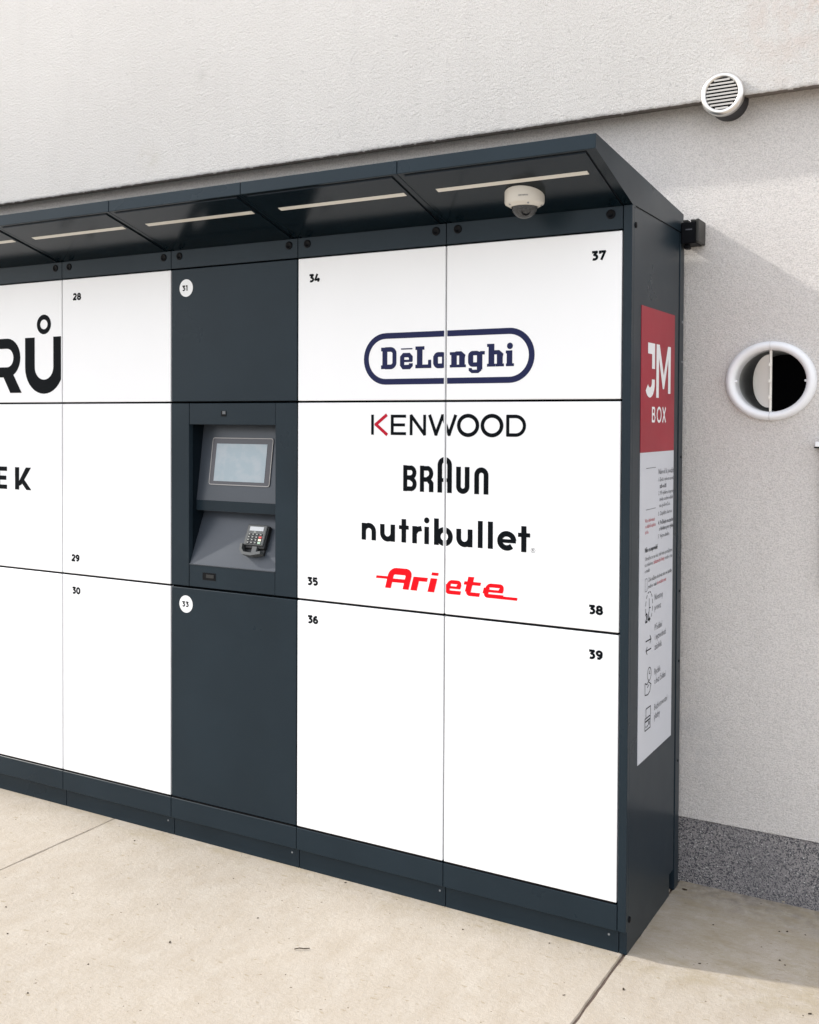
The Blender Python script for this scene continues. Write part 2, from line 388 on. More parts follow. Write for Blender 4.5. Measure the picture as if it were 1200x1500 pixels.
# ------------------------------------------------------------------ parcel locker
LK = empty('parcel_locker', (-W*2, .25, 0), 'long bank of white and anthracite parcel locker doors with canopy against the wall', 'parcel locker')
g2 = .0027                                           # half vertical gap
doors = {}
def door(c, z0, z1, m, key):
    xr = -W*c; xl = xr-W
    o = box('door', m, LK, xl+g2, xr-g2, 0, .021, z0, z1, bev=.0016)
    doors[key] = o; return o
for c in range(NC):
    xr, xl = -W*c, -W*(c+1)
    z_list = [('t', ZH+.0035, ZT), ('m', ZM+.004, ZH-.0035), ('b', ZD+.003, ZM-.004)]
    for key, z0, z1 in z_list:
        if c == 2 and key == 'm': continue
        door(c, z0, z1, ANTH if c == 2 else WHITE, f'{c}{key}')
    # carcass pieces behind the doors
    bm = bmesh.new()
    if c == 2:
        box('upper_carcass', BLACK, LK, xl+.001, xr-.001, .030, .48, ZH, H-.002); abox(bm, xl+.001, xr-.001, .030, .48, .07, ZM)
    else: abox(bm, xl+.001, xr-.001, .030, .48, .07, H-.002)
    fin(bm, 'carcass', BLACK if c != 2 else BLACK, LK)
    # header with two black caps
    hd = box('header_panel', ANTH, LK, xl+.0012, xr-.0012, 0, .028, ZT+.005, H-.003, bev=.001)
    for bx in (xl+.040, xr-.036):
        b2 = bmesh.new(); lathe(b2, [(.0135, 0), (.0135, .0022), (.011, .0034), (.0075, .0030), (.0068, .0016), (0, .0016)], (bx, 0, 2.1255), (0, -1, 0), 24); fin(b2, 'bolt_cap', CAP, hd, True)
    box('base_panel', ANTH, LK, xl+.0010, xr-.0010, 0, .028, ZB, ZD-.004, bev=.0012)
    pl = box('plinth_panel', ANTH, LK, xl+.0014, xr-.0014, .0184, .032, 0.0, ZB-.001, bev=.0008)
    # thin hinge lip below each door row
    box('door_lip', CAP, LK, xl+.006, xr-.012, .001, .012, ZD-.0025, ZD+.0008)
    if c != 2: box('door_lip', CAP, LK, xl+.006, xr-.006, .006, .02, ZM-.0030, ZM+.0008)
    if c in (0, 1, 2, 3):
        b2 = bmesh.new(); lathe(b2, [(.0035, 0), (.003, .0015), (0, .002)], (xr-(.03 if c != 1 else .02), .0184, .048), (0, -1, 0), 12); fin(b2, 'rivet', DUST, pl)
# end pillar, side panel, back post
box('end_pillar', ANTH, LK, .0012, PX, -.0005, .0200, ZB, H-.002, bev=.0014)
sp = box('side_panel', ANTH, LK, .006, PX-.0008, .0215, .4900, ZB+.001, H-.0035, bev=.001)
box('side_plinth', ANTH, LK, .0008, PX-.003, .0184, .452, 0, ZB-.0005, bev=.001)
box('back_post', ANTH, LK, .004, PX, .5020, .5480, .0, H-.0035, bev=.0015)
box('back_panel', BLACK, LK, -W*NC, .003, .482, .53, .06, H-.003)
for z in (.10,):
    b2 = bmesh.new(); lathe(b2, [(.009, 0), (.008, .004), (0, .005)], (PX-.001, .030, z), (1, 0, 0), 16); fin(b2, 'bolt_cap', CAP, LK, True)
b2 = bmesh.new(); lathe(b2, [(.009, 0), (.008, .004), (0, .005)], (PX-.001, .032, 2.095), (1, 0, 0), 16); fin(b2, 'bolt_cap', CAP, LK, True)
for z in (.42, .75, .98, 1.42, 1.73, 1.86):
    b2 = bmesh.new(); lathe(b2, [(.0042, 0), (.0036, .002), (0, .0026)], (PX, .53, z), (1, 0, 0), 12); fin(b2, 'screw', CAP if z < 1.5 else DUST, LK, True)

# canopy
YF, ZF1, ZF2 = -.305, 2.275, 2.2367
slope = (H-ZF2)/(0-YF)
def sz(y): return ZF2+slope*(y-YF)
for c in range(NC):
    xr, xl = (-W*c-.0012 if c else PX), -W*(c+1)+.0012
    bm = bmesh.new()
    prism_x(bm, [(YF, ZF1), (YF, ZF2), (.030, sz(.030)), (.030, H), (.535, H), (.535, 2.2112)], xl, xr)
    bmesh.ops.bevel(bm, geom=[e for e in bm.edges if abs(e.verts[0].co.y-YF) < 1e-5 and abs(e.verts[1].co.y-YF) < 1e-5], offset=.0012, segments=1, affect='EDGES')
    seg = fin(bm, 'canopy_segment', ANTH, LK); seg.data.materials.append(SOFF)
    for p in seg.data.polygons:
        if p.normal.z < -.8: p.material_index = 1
    # soffit tray: groove (black) then raised tray, both follow the slope
    a, b_ = xl+.020, (-W*c-.022 if c else -.004)
    def tray(nm, m, x0, x1, y0, y1, dz, th):
        t = bmesh.new(); P = [(y0, sz(y0)-dz), (y1, sz(y1)-dz), (y1, sz(y1)-dz-th), (y0, sz(y0)-dz-th)]; prism_x(t, P, x0, x1); return fin(t, nm, m, seg)
    tray('soffit_groove', CAP, a-.003, b_+.003, YF+.0085, -.002, -.001, .0016)
    tray('soffit_tray', SOFF, a, b_, YF+.0115, -.002, .0006, .0034)
    tray('light_strip', LAMP, xl+.073, -W*c-.032, -.2085, -.1915, .0042, .0012)
# side cheek of the canopy is the end face of the first segment; thin shadow joint under it
box('cheek_joint', CAP, LK, .008, PX-.002, .031, .534, H-.0036, H-.0004)

# ---- terminal module in the third column
XL, XR = -W*3, -W*2
OX0, OX1, OZ0, OZ1 = -1.611, -1.2245, 1.012, 1.517
T = [box('terminal_jamb', ANTH, LK, XL+.0018, OX0-.0008, 0, .022, ZM+.004, ZH-.0035, bev=.0012),
     box('terminal_jamb', ANTH, LK, OX1+.0008, XR-.0018, 0, .022, ZM+.004, ZH-.0035, bev=.0012)]
tt = box('terminal_top_bar', ANTH, LK, OX0+.0008, OX1-.0008, .0012, .022, OZ1, ZH-.0035, bev=.0012)
box('camera_window', CAP, tt, -1.4625, -1.4395, -.0002, .004, 1.546, 1.566)
box('lens', KEYG, tt, -1.456, -1.442, -.0012, .0, 1.554, 1.565)
tb = box('terminal_bottom_bar', ANTH, LK, OX0+.0008, OX1-.0008, .0012, .022, ZM+.004, OZ0, bev=.0012)
box('coin_recess', CAP, tb, -1.547, -1.487, .0, .004, .960, .986)
box('recess_key', READB, tb, -1.530, -1.495, -.001, .001, .968, .980)
# recess liner
bm = bmesh.new()
abox(bm, OX0-.03, OX0+.0004, .0225, .20, OZ0-.02, OZ1+.02); abox(bm, OX1-.0004, OX1+.03, .0225, .20, OZ0-.02, OZ1+.02)
abox(bm, OX0-.03, OX1+.03, .0225, .20, OZ1+.0205, OZ1+.035); abox(bm, OX0-.03, OX1+.03, .2005, .21, OZ0-.02, OZ1+.035)
fin(bm, 'recess_liner', LINER, LK)
box('side_carcass', BLACK, LK, XL+.002, OX0-.031, .03, .48, ZM, ZH-.001); box('side_carcass', BLACK, LK, OX1+.031, XR-.002, .03, .48, ZM, ZH-.001); box('rear_carcass', BLACK, LK, OX0-.0305, OX1+.0305, .211, .48, ZM, ZH-.001)
# screen panel, tilted back: (y, z) from (.040, 1.245) up to (.080, 1.530)
A_, B_ = Vector((.040, 1.243)), Vector((.0825, 1.534))
bm = bmesh.new(); prism_x(bm, [(.040, 1.243), (.0825, 1.534), (.11, 1.534), (.11, 1.205), (.0405, 1.205)], OX0+.001, OX1-.001)
scp = fin(bm, 'screen_panel', SHELF, LK)
bm = bmesh.new(); abox(bm, OX0+.0012, OX1-.0012, .0392, .0402, 1.2055, 1.2425); fin(bm, 'panel_fascia', ANTH, LK)
def onp(A, B, off_extra=0):
    d = (B-A).normalized(); nrm = Vector((-d.y, d.x))           # pointing to the viewer (-y)
    if nrm.x > 0: nrm = -nrm
    def f(x, s, off): p = A+d*s+nrm*(off+off_extra); return (x, p.x, p.y)
    return f
fs = onp(A_, B_)
def pbox(name, m, parent, f, x0, x1, s0, s1, o0, o1, bev=0, seg=2):
    t = bmesh.new(); abox(t, x0, x1, -o1, -o0, s0, s1, bev=bev, seg=seg)
    for v in t.verts: v.co = f(v.co.x, v.co.z, -v.co.y)
    return fin(t, name, m, parent)
sc0 = (1.300-1.243)*1.01
def rrect(x0, x1, y0, y1, r):
    return arc(x1-r, y1-r, r, r, 0, 90, 5)+arc(x0+r, y1-r, r, r, 90, 180, 5)+arc(x0+r, y0+r, r, r, 180, 270, 5)+arc(x1-r, y0+r, r, r, 270, 360, 5)
pbox('screen_bezel', BEZ, scp, fs, -1.557, -1.284, sc0, sc0+.170, 0, .0035, bev=.001)
bm_ = flat('bezel_edging', stroke(rrect(-1.5565, -1.2845, sc0+.0005, sc0+.1695, .008), .0028, True), PIPING, scp, lambda x, s, o: fs(x, s, o), .0041)
pbox('screen', SCRN, scp, fs, -1.536, -1.307, sc0+.013, sc0+.149, .0036, .0046)
# lower slanted shelf
A2, B2 = Vector((.002, 1.0125)), Vector((.088, 1.212)); fr = onp(A2, B2)
bm = bmesh.new(); prism_x(bm, [(.003, 1.0125), (.088, 1.212), (.12, 1.212), (.12, 1.0125)], OX0+.001, OX1-.001)
fin(bm, 'terminal_shelf', SHELF, LK)
box('shelf_front_edge', SHELF, LK, OX0+.001, OX1-.001, -.0006, .0035, OZ0-.001, OZ0+.0016)
# smudges of old tape beside the 31 sticker
# ---- lettering on the doors
def onto(nm, polys, m, key, off=.0006):
    c = int(key[0]); return flat(nm, polys, m, doors[key], 'front', off, -W*(c+1)+.0055, -W*c-.0055)
for s, key, x, z in (('28', '3t', -2.201, 1.995), ('29', '3m', -2.211, .980), ('30', '3b', -2.208, .853), ('34', '1t', -1.084, 1.996), ('35', '1m', -1.088, .980), ('36', '1b', -1.086, .851),
                     ('37', '0t', -.093, 1.998), ('38', '0m', -.093, .978), ('39', '0b', -.092, .848)):
    onto('number', number(s, x, z, .0262), INK, key)
for s, key, z in (('31', '2t', 2.0085), ('33', '2b', .8650)):
    flat('number_sticker', disc(-1.6245, z, .0315, 36), STICK, doors[key], 'front', .0006)
    flat('number', number(s, -1.6430, z-.0100, .0195, .235, .86), INK, doors[key], 'front', .0011)
# big dark letters of the left column
col4 = '4t'
Rl = stroke([(-2.662, 1.637), (-2.662, 1.8385), (-2.600, 1.8385), *arc(-2.580, 1.7805, .058, .058, 88, -88, 14), (-2.662, 1.7225)], .041)
Rl += [rect(-2.689, -2.635, 1.638, 1.859), [(-2.604, 1.705), (-2.543, 1.712), (-2.494, 1.6385), (-2.562, 1.6385)]]
Ul = stroke([(-2.4455, 1.858), (-2.4455, 1.745), *arc(-2.3645, 1.7395, .081, .078, 180, 360, 18), (-2.2835, 1.858)], .056)
onto('big_lettering', Rl+Ul+ring(-2.3645, 1.908, .0305, .0290, .0195), INK, '4t')
def Eg(x0, x1, z0, z1, t, tv=None): tv = tv or t; return [rect(x0, x0+tv, z0, z1), rect(x0, x1, z1-t, z1), rect(x0, x1, z0, z0+t), rect(x0, x1-.004, (z0+z1)/2-t/2, (z0+z1)/2+t/2)]
Kl = [rect(-2.535, -2.5105, 1.2475, 1.338), [(-2.512, 1.281), (-2.471, 1.338), (-2.4405, 1.338), (-2.497, 1.268), (-2.512, 1.262)], [(-2.492, 1.300), (-2.4385, 1.2475), (-2.468, 1.2475), (-2.507, 1.286)]]
onto('lettering', Eg(-2.648, -2.583, 1.2475, 1.3385, .0175, .0235)+Kl, INK, '4m')

def both(nm, polys, m, row):
    for c in ('1', '0'): onto(nm, polys, m, c+row)
# oval badge + slab lettering (navy)
def badge():
    cy = 1.7325; r = .0735; xa, xb = -.783, -.350
    return stroke(arc(xa, cy, r, r, 90, 270, 22)+arc(xb, cy, r, r, -90, 90, 22), .0185, True)
both('logo_outline', badge(), NAVY, 't')
Sg = .0100; z0, z1 = 1.7000, 1.7690; zx = 1.7475
L = []
L += [rect(-.8005, -.778, z1-.012, z1), rect(-.8005, -.778, z0, z0+.012), rect(-.7955, -.7770, z0, z1)]        # D
L += stroke([(-.785, z1-.0065), (-.768, z1-.0065), *arc(-.766, z1-.0195, .0155, .013, 90, 0, 6), *arc(-.766, z0+.0195, .0155, .013, 0, -90, 6), (-.785, z0+.0065)], .0150)
L += [rect(-.7580, -.7435, z0+.016, z1-.016)]
def eg(x0, x1):
    xm = (x0+x1)/2
    return stroke([(x1-.007, z0+.0165), (x1-.007, z0+.0105), (x1-.013, z0+.0048), (x0+.013, z0+.0048), (x0+.0072, z0+.012), (x0+.0072, zx-.012), (x0+.014, zx-.0048), (x1-.014, zx-.0048), (x1-.0072, zx-.012), (x1-.0072, zx-.0235)], .0140) + [rect(x0+.002, x1-.0015, z0+.0205, z0+.0280), rect(x0+.0008, x0+.016, z0+.014, zx-.014)]
L += eg(-.7300, -.6830) + [rect(-.7265, -.6845, 1.7605, 1.7645)]                                               # e with a bar
L += [rect(-.6735, -.6410, z1-.011, z1), rect(-.6680, -.6480, z0, z1), rect(-.6735, -.6170, z0, z0+.0115), [(-.629, z0), (-.616, z0), (-.617, z0+.026), (-.6275, z0+.026)]]   # L
L += stroke(rrect(-.6015, -.5690, z0+.0060, zx-.0060, .010), .0150, True) + [rect(-.6095, -.5925, z0+.011, zx-.011), rect(-.5785, -.561, z0+.011, zx-.011)]              # o
def ng(x0, x1, tall=False):
    s = .0195; o = [rect(x0+.004, x0+.004+s, z0, z1 if tall else zx), rect(x0-.001, x0+.004, zx-.009 if not tall else z1-.009, zx if not tall else z1), rect(x0-.001, x0+s+.008, z0, z0+.0085), rect(x1-s-.007, x1+.001, z0, z0+.0085), rect(x1-s-.003, x1-.003, z0, zx-.010)]
    return o + stroke([(x0+.012, zx-.012), (x0+.022, zx-.0045), (x1-.017, zx-.0045), (x1-.008, zx-.012), (x1-.010, zx-.02)], .0130)
L += ng(-.5500, -.4960)
L += stroke(rrect(-.4810, -.4500, z0+.0075, zx-.0050, .009), .0135, True) + [rect(-.4870, -.4700, z0+.013, zx-.010), rect(-.4575, -.4390, z0-.008, zx-.001), rect(-.4470, -.4310, zx-.010, zx+.0005)]
L += stroke([(-.4475, z0-.002), (-.4475, z0-.0085), (-.4545, z0-.0135), (-.4735, z0-.0135), (-.4800, z0-.0085), (-.4800, z0-.003)], .0105)        # g
L += ng(-.4225, -.3680, True)
L += [rect(-.3580, -.3395, z0, zx), rect(-.3610, -.3400, zx-.009, zx), rect(-.3605, -.3340, z0, z0+.0085)] + disc(-.3475, 1.7610, .0098)     # i
both('logo_lettering', L, NAVY, 't')

# thin capitals with a crimson arm
zk0, zk1, wk = 1.4885, 1.5535, .0105; zm_ = (zk0+zk1)/2
K = [rect(-.8370, -.8268, zk0, zk1)] + Eg(-.7630, -.7065, zk0, zk1, .0096, .0108)
K += [rect(-.6930, -.6828, zk0, zk1), rect(-.6442, -.6340, zk0, zk1)] + stroke([(-.6895, zk1-.001), (-.6375, zk0+.001)], .0105)
K += stroke([(-.6215, zk1), (-.5985, zk0+.004), (-.5750, zk1-.003), (-.5520, zk0+.004), (-.5290, zk1)], .0108)
K += ring(-.4865, zm_, .0322, .0298, .0120, 36) + ring(-.4055, zm_, .0322, .0298, .0120, 36)
K += stroke([(-.3530, zk0+.0045), (-.3530, zk1-.0045), (-.3300, zk1-.0045), *arc(-.3270, zm_, .0285, .0280, 88, -88, 14)], .0105, True)
both('logo_lettering', K, INK, 'm')
both('logo_accent', stroke([(-.7775, zk1), (-.8190, zm_+.001), (-.7760, zk0)], .0105), CRIM, 'm')

# rounded condensed capitals with the tall middle letter
b0, b1, wb = 1.3105, 1.3930, .0162
def arch(x0, x1, zb, zt, flip=False):
    r = (x1-x0)/2-wb/2; xm = (x0+x1)/2
    if flip: return stroke([(x0+wb/2, zt), (x0+wb/2, zb+wb/2+r), *arc(xm, zb+wb/2+r, r, r, 180, 360, 12), (x1-wb/2, zt)], wb)
    return stroke([(x0+wb/2, zb), (x0+wb/2, zt-wb/2-r), *arc(xm, zt-wb/2-r, r, r, 180, 0, 12), (x1-wb/2, zb)], wb)
Bm = (b0+b1)/2+.002
Bp = [rect(-.7160, -.7012, b0, b1)] + stroke([(-.709, b1-wb/2), (-.690, b1-wb/2), *arc(-.6885, b1-.023, .0135, .0155, 80, -60, 8), (-.690, Bm), (-.709, Bm)], wb*.9) + stroke([(-.709, Bm), (-.690, Bm), *arc(-.6885, b0+.0235, .0145, .016, 70, -80, 8), (-.690, b0+wb/2), (-.709, b0+wb/2)], wb*.9)
Bp += [rect(-.6550, -.6402, b0, b1)] + stroke([(-.648, b1-wb/2), (-.630, b1-wb/2), *arc(-.6285, b1-.024, .0140, .0165, 80, -75, 8), (-.630, Bm-.004), (-.648, Bm-.004)], wb*.9) + stroke([(-.628, Bm), (-.6145, Bm-.016), (-.6145, b0)], wb)
Bp += arch(-.5920, -.5415, b0, 1.4220) + [rect(-.585, -.548, 1.3440, 1.3560)]
Bp += arch(-.5265, -.4805, b0-.001, b1, True) + arch(-.4640, -.4160, b0, b1)
both('logo_lettering', Bp, INK, 'm')

# round lowercase word
u0, u1, wu = 1.1460, 1.2010, .0168
def nn(x0, x1, flip=False):
    r = (x1-x0)/2-wu/2; xm = (x0+x1)/2
    if flip: return stroke([(x0+wu/2, u1), (x0+wu/2, u0+r+wu/2-.001), *arc(xm, u0+r+wu/2-.001, r, r, 180, 360, 12), (x1-wu/2, u1)], wu)+[rect(x1-wu, x1, u0, u1)]
    return stroke([(x0+wu/2, u0), (x0+wu/2, u1-r-wu/2+.001), *arc(xm, u1-r-wu/2+.001, r, r, 180, 0, 12), (x1-wu/2, u0)], wu)+[rect(x0, x0+wu, u0, u1)]
um = (u0+u1)/2
N = nn(-.8720, -.8170) + nn(-.8015, -.7455, True)
N += [rect(-.7215, -.7045, u0, u1+.0200), rect(-.7310, -.6950, u1-.0130, u1-.0005)]
N += [rect(-.6820, -.6650, u0, u1)] + stroke([(-.6735, u1-.022), (-.664, u1-.010), (-.6480, u1-.0065)], wu)
N += [rect(-.6380, -.6215, u0, u1)] + disc(-.6298, 1.2210, .0095)
N += [rect(-.6035, -.5865, u0, 1.2290)] + ring(-.5670, um, .0215, .0215, wu)
N += nn(-.5250, -.4690, True) + [rect(-.4510, -.4345, u0, 1.2290), rect(-.4170, -.4000, u0, 1.2290)]
N += stroke(arc(-.3540, um, .0232, .0215, 0, 315, 22), wu) + [rect(-.374, -.3237, um-.0062, um+.0050)]
N += [rect(-.3065, -.2895, u0-.003, u1+.0200), rect(-.3170, -.2775, u1-.0130, u1-.0005)]
N += ring(-.2680, 1.1500, .0068, .0068, .0011, 20) + [rect(-.2705, -.2690, 1.147, 1.154), rect(-.2705, -.2665, 1.1525, 1.154), rect(-.2675, -.2663, 1.1465, 1.1525)]
both('logo_lettering', N, INK, 'm')

# red slanted word with long tail
s0 = .9960; hx = .0440
def sl_(polys, x_ref=0): return [[(x+(z-s0)*.26, z) for x, z in p] for p in polys]
A = []
def rr2(x0, x1, y0, y1, rad, w_): return rrect(x0+w_/2, x1-w_/2, y0+w_/2, y1-w_/2, rad)
A += stroke([(-.7710, s0), (-.7710, s0+.0420), *arc(-.7560, s0+.0430, .0150, .0130, 180, 90, 5), *arc(-.7210, s0+.0430, .0150, .0130, 90, 0, 5), (-.7060, s0)], .0215) + [rect(-.782, -.7603, s0, s0+.045), rect(-.7167, -.6950, s0, s0+.045), rect(-.771, -.706, s0+.0200, s0+.0320)]
A += [rect(-.8240, -.772, s0+.0290, s0+.0375)]
A += [rect(-.6880, -.6645, s0, s0+hx)] + stroke([(-.678, s0+hx-.016), *arc(-.6640, s0+hx-.0190, .0120, .0125, 170, 95, 5), (-.6360, s0+hx-.0065)], .0130)
A += [rect(-.6260, -.6020, s0, s0+hx), rect(-.6260, -.6020, s0+.0530, s0+.0625)]
def esl(x0, x1):
    a, b_ = x0+.010, x1-.010
    p = [(x1+.001, s0+.0055), *arc(a+.009, s0+.0145, .009, .009, 270, 180, 5), *arc(a+.010, s0+hx-.0160, .010, .0100, 180, 90, 5), *arc(b_-.009, s0+hx-.0150, .0090, .0090, 90, 0, 5), (b_, s0+.0190)]
    return stroke(p, .0120) + [rect(x0-.001, x0+.0185, s0+.012, s0+hx-.014), rect(x1-.019, x1-.003, s0+.0190, s0+hx-.014), rect(x0+.008, x1-.004, s0+.0170, s0+.0250)]
A += esl(-.5690, -.5110)
A += stroke([(-.4870, s0+.0590), (-.4870, s0+.0150), *arc(-.4780, s0+.0140, .0090, .0085, 180, 270, 4), (-.4450, s0+.0055)], .0120) + [rect(-.4975, -.4770, s0+.012, s0+.0590), rect(-.507, -.4500, s0+.0335, s0+.0440)]
A += esl(-.4360, -.3670) + [rect(-.385, -.3190, s0-.0008, s0+.0080)]
both('logo_lettering', sl_(A), REDI, 'm')

# ------------------------------------------------------------------ poster on the side panel
PO = box('side_poster', PWHITE, LK, PX-.001, PX+.0006, .0937, .4430, .5274, 1.4440)
PR = box('side_poster', PRED, LK, PX-.001, PX+.0006, .0937, .4430, 1.4444, 1.8740); PR['label'] = 'red upper panel of the poster with white initials'
OFF = .0012
J = [rect(.157, .228, 1.7375, 1.770), rect(.198, .228, 1.6940, 1.770)] + stroke([(.2125, 1.6620), *arc(.178, 1.652, .0345, .0300, 0, -150, 10)], .030)
Mm = [rect(.2430, .2700, 1.6080, 1.770), [(.252, 1.770), (.276, 1.770), (.331, 1.660), (.319, 1.636), (.312, 1.636)], [(.388, 1.770), (.366, 1.770), (.312, 1.660), (.318, 1.636), (.327, 1.636)], rect(.3700, .3970, 1.6230, 1.770)]
flat('initials', J+Mm, STICK, PR, 'side', OFF)
bx = [rect(.2010, .2105, 1.5330, 1.5800)] + stroke([(.206, 1.5765), (.2255, 1.5765), (.2300, 1.5700), (.2260, 1.5585), (.206, 1.5575)], .007) + stroke([(.206, 1.5575), (.2265, 1.5575), (.2335, 1.5475), (.2275, 1.5365), (.206, 1.5365)], .007)
bx += ring(.2760, 1.5565, .0215, .0210, .0078, 24) + stroke([(.3130, 1.5800), (.3460, 1.5330)], .0085) + stroke([(.3460, 1.5800), (.3130, 1.5330)], .0085)
flat('initials', bx, STICK, PR, 'side', OFF)
def text(s, y, z, h, m=GREYI, width=None, bold=0., parent=None, name='lettering'):
    cu = bpy.data.curves.new('txt', 'FONT'); cu.body = s; cu.size = h*1.38; cu.offset = bold*h; cu.resolution_u = 1
    t = bpy.data.objects.new('t', cu); COL.objects.link(t); dg = bpy.context.evaluated_depsgraph_get(); dg.update()
    me = bpy.data.meshes.new_from_object(t.evaluated_get(dg)); bpy.data.objects.remove(t); bpy.data.curves.remove(cu)
    xs_ = [v.co.x for v in me.vertices]
    if not xs_: return
    k = (width/(max(xs_)-min(xs_))) if width else 1; x0 = min(xs_)
    for v in me.vertices: v.co = (PX+OFF, y+(v.co.x-x0)*k, z+v.co.y)
    me.materials.clear(); return link(name, me, m, parent or PO)
text('Návod k použití', .277, 1.374, .0175, width=.172)
ln = [('1. Zboží si vyberte na webu', 1.352, .174, 0), ('zboží', 1.331, .085, .03), ('2. Při výběru dopravy', 1.310, .170, 0), ('zvolte osobní odběr', 1.291, .160, 0), ('na pobočce', 1.272, .125, 0), ('3. Zaplaťte kartou', 1.247, .150, 0),
      ('4. Počkejte na zprávu', 1.219, .172, .03), ('s kódem pro výdej', 1.200, .166, .03), ('5. Vyzvedněte', 1.177, .124, 0)]
for s, z, wd, bo in ln:
    if s == 'zboží': text('zboží', .289, z, .0125, width=.075, bold=bo); continue
    text(s, .277 if s[0].isdigit() else .289, z, .0125, width=wd if s[0].isdigit() else wd-.01, bold=bo)
for s, z, wd in (('Více informací', 1.236, .098), ('o službě najdete', 1.219, .108), ('zde', 1.202, .034)): text(s, .144, z, .0115, CRIM, width=wd)
text('Něco se nepovedlo?', .145, 1.147, .0145, INK, width=.130, bold=.03)
text('Obraťte se na nás, rádi vám pomůžeme', .145, 1.122, .0125, width=.292)
text('na telefonu', .145, 1.104, .0125, width=.080); text('zákaznické linky', .233, 1.104, .0125, CRIM, width=.115); text('nebo na', .356, 1.104, .0125, width=.080)
text('e-mailu', .145, 1.086, .0125, width=.050)
text('Zde můžete sledovat stav své zásilky', .182, 1.056, .0125, INK, width=.250); text('nebo nás', .182, 1.036, .0125, INK, width=.085); text('kontaktovat', .272, 1.036, .0125, CRIM, width=.098)
flat('icon', stroke(rrect(.150, .170, 1.030, 1.068, .004), .0018, True), GREYI, PO, 'side', OFF)
for rz in (1.396, 1.2725): flat('frame_rule', [rect(.150, .248, rz, rz+.0015)], GREYI, PO, 'side', OFF)      # rules above and below the empty code field
text('Nonstop', .248, .991, .020, width=.088); text('provoz', .248, .960, .020, width=.068)
text('Předání', .252, .898, .020, width=.078); text('i vyzvednutí', .254, .868, .020, width=.118); text('zásilek', .252, .838, .020, width=.076)
text('Rychle', .254, .762, .020, width=.062); text('a bez čekání', .255, .733, .020, width=.118)
text('Bezhotovostní', .256, .652, .020, width=.138); text('platby', .255, .624, .020, width=.060)
ic = []
for i in range(12): a0 = i*30; ic += stroke(arc(.192, .982, .035, .043, a0+4, a0+24, 3), .0030)
ic += [rect(.191, .194, .965, 1.005), rect(.191, .206, .975, .978)]
ic += number('24', .154, .935, .030, .17, .80)
flat('clock_icon', ic, INK, PO, 'side', OFF); ic = []
ic += [rect(.160, .214, .878, .8815)] + stroke([(.202, .893), (.215, .880), (.203, .868)], .0032)
flat('arrow_icon', ic, INK, PO, 'side', OFF); ic = []
ic += [rect(.163, .216, .849, .8525)] + stroke([(.176, .862), (.164, .851), (.176, .839)], .0032)
flat('arrow_icon', ic, INK, PO, 'side', OFF); ic = []
ic += ring(.200, .776, .0185, .0195, .0026) + [rect(.199, .2015, .776, .786), rect(.199, .208, .775, .7775)]
ic += stroke([(.158, .755), (.180, .748), (.190, .755), (.218, .742), (.206, .722), (.186, .716), (.158, .720)], .0030, True) + stroke([(.180, .738), (.196, .744)], .0030)
flat('hand_icon', ic, INK, PO, 'side', OFF); ic = []
ic += stroke([(.160, .612), (.160, .648), (.214, .648), (.214, .612)], .0032, True) + stroke([(.170, .650), (.170, .676), (.216, .676), (.216, .650)], .0030)
ic += [rect(.163, .214, .636, .6405), rect(.168, .176, .620, .624), rect(.182, .190, .620, .624), rect(.196, .206, .622, .634)]
flat('payment_icon', ic, INK, PO, 'side', OFF)

# ------------------------------------------------------------------ card reader on the terminal shelf
CR = empty('card_reader', (-1.33, .03, 1.09), 'small black card reader with keypad mounted on the slanted terminal shelf', 'card reader')
def rb(name, m, x0, x1, s0, s1, o0, o1, bev=0, parent=CR, sg=2): return pbox(name, m, parent, fr, x0, x1, s0, s1, o0, o1, bev, sg)
cx0, cx1 = -1.371, -1.285; cs0, cs1 = .080, .156
hs = rb('housing', READB, cx0+.003, cx1+.004, cs0-.010, cs1, .0, .020, .006)
fp = rb('faceplate', READ, cx0, cx1, cs0, cs1, .0195, .0265, .004)
rb('display', LCD, cx0+.013, cx1-.013, cs0+.053, cs0+.068, .0266, .0272, 0, fp)
rb('badge', KEYP, cx0+.033, cx0+.043, cs0+.047, cs0+.050, .0266, .0270, 0, fp)
for r_ in range(4):
    for c_ in range(4):
        kx = cx0+.012+c_*.0165; ks = cs0+.036-r_*.0100
        km = KEYM if c_ < 3 or r_ == 0 else (None, KRED, KYEL, KGRN)[r_]
        k = rb('key', km, kx, kx+.0125, ks, ks+.0072, .0266, .0290, .0008, fp, 1)
        if km is KEYM: rb('key_print', KEYP, kx+.004, kx+.0085, ks+.002, ks+.0052, .0291, .0293, 0, fp)
# card slot cradle: curved lip below the faceplate
bm = bmesh.new()
pts = [(cx0-.006, cs0+.004), (cx0-.004, cs0-.016), (cx0+.010, cs0-.030), (cx0+.045, cs0-.032), (cx1-.002, cs0-.024)]
for p in stroke(pts, .010):
    lo = [bm.verts.new(fr(x, s, .002)) for x, s in p]; hi = [bm.verts.new(fr(x, s, .030)) for x, s in p]
    bm.faces.new(lo); bm.faces.new(hi[::-1])
    for i in range(4): bm.faces.new((lo[i], lo[(i+1) % 4], hi[(i+1) % 4], hi[i]))
bmesh.ops.recalc_face_normals(bm, faces=bm.faces[:]); fin(bm, 'card_cradle', READ, CR)
rb('cradle_tongue', READ, cx0+.040, cx0+.062, cs0-.030, cs0-.002, .010, .024, .002)
rb('cradle_back', READB, cx0-.002, cx1, cs0-.028, cs0, .0005, .009, .002)

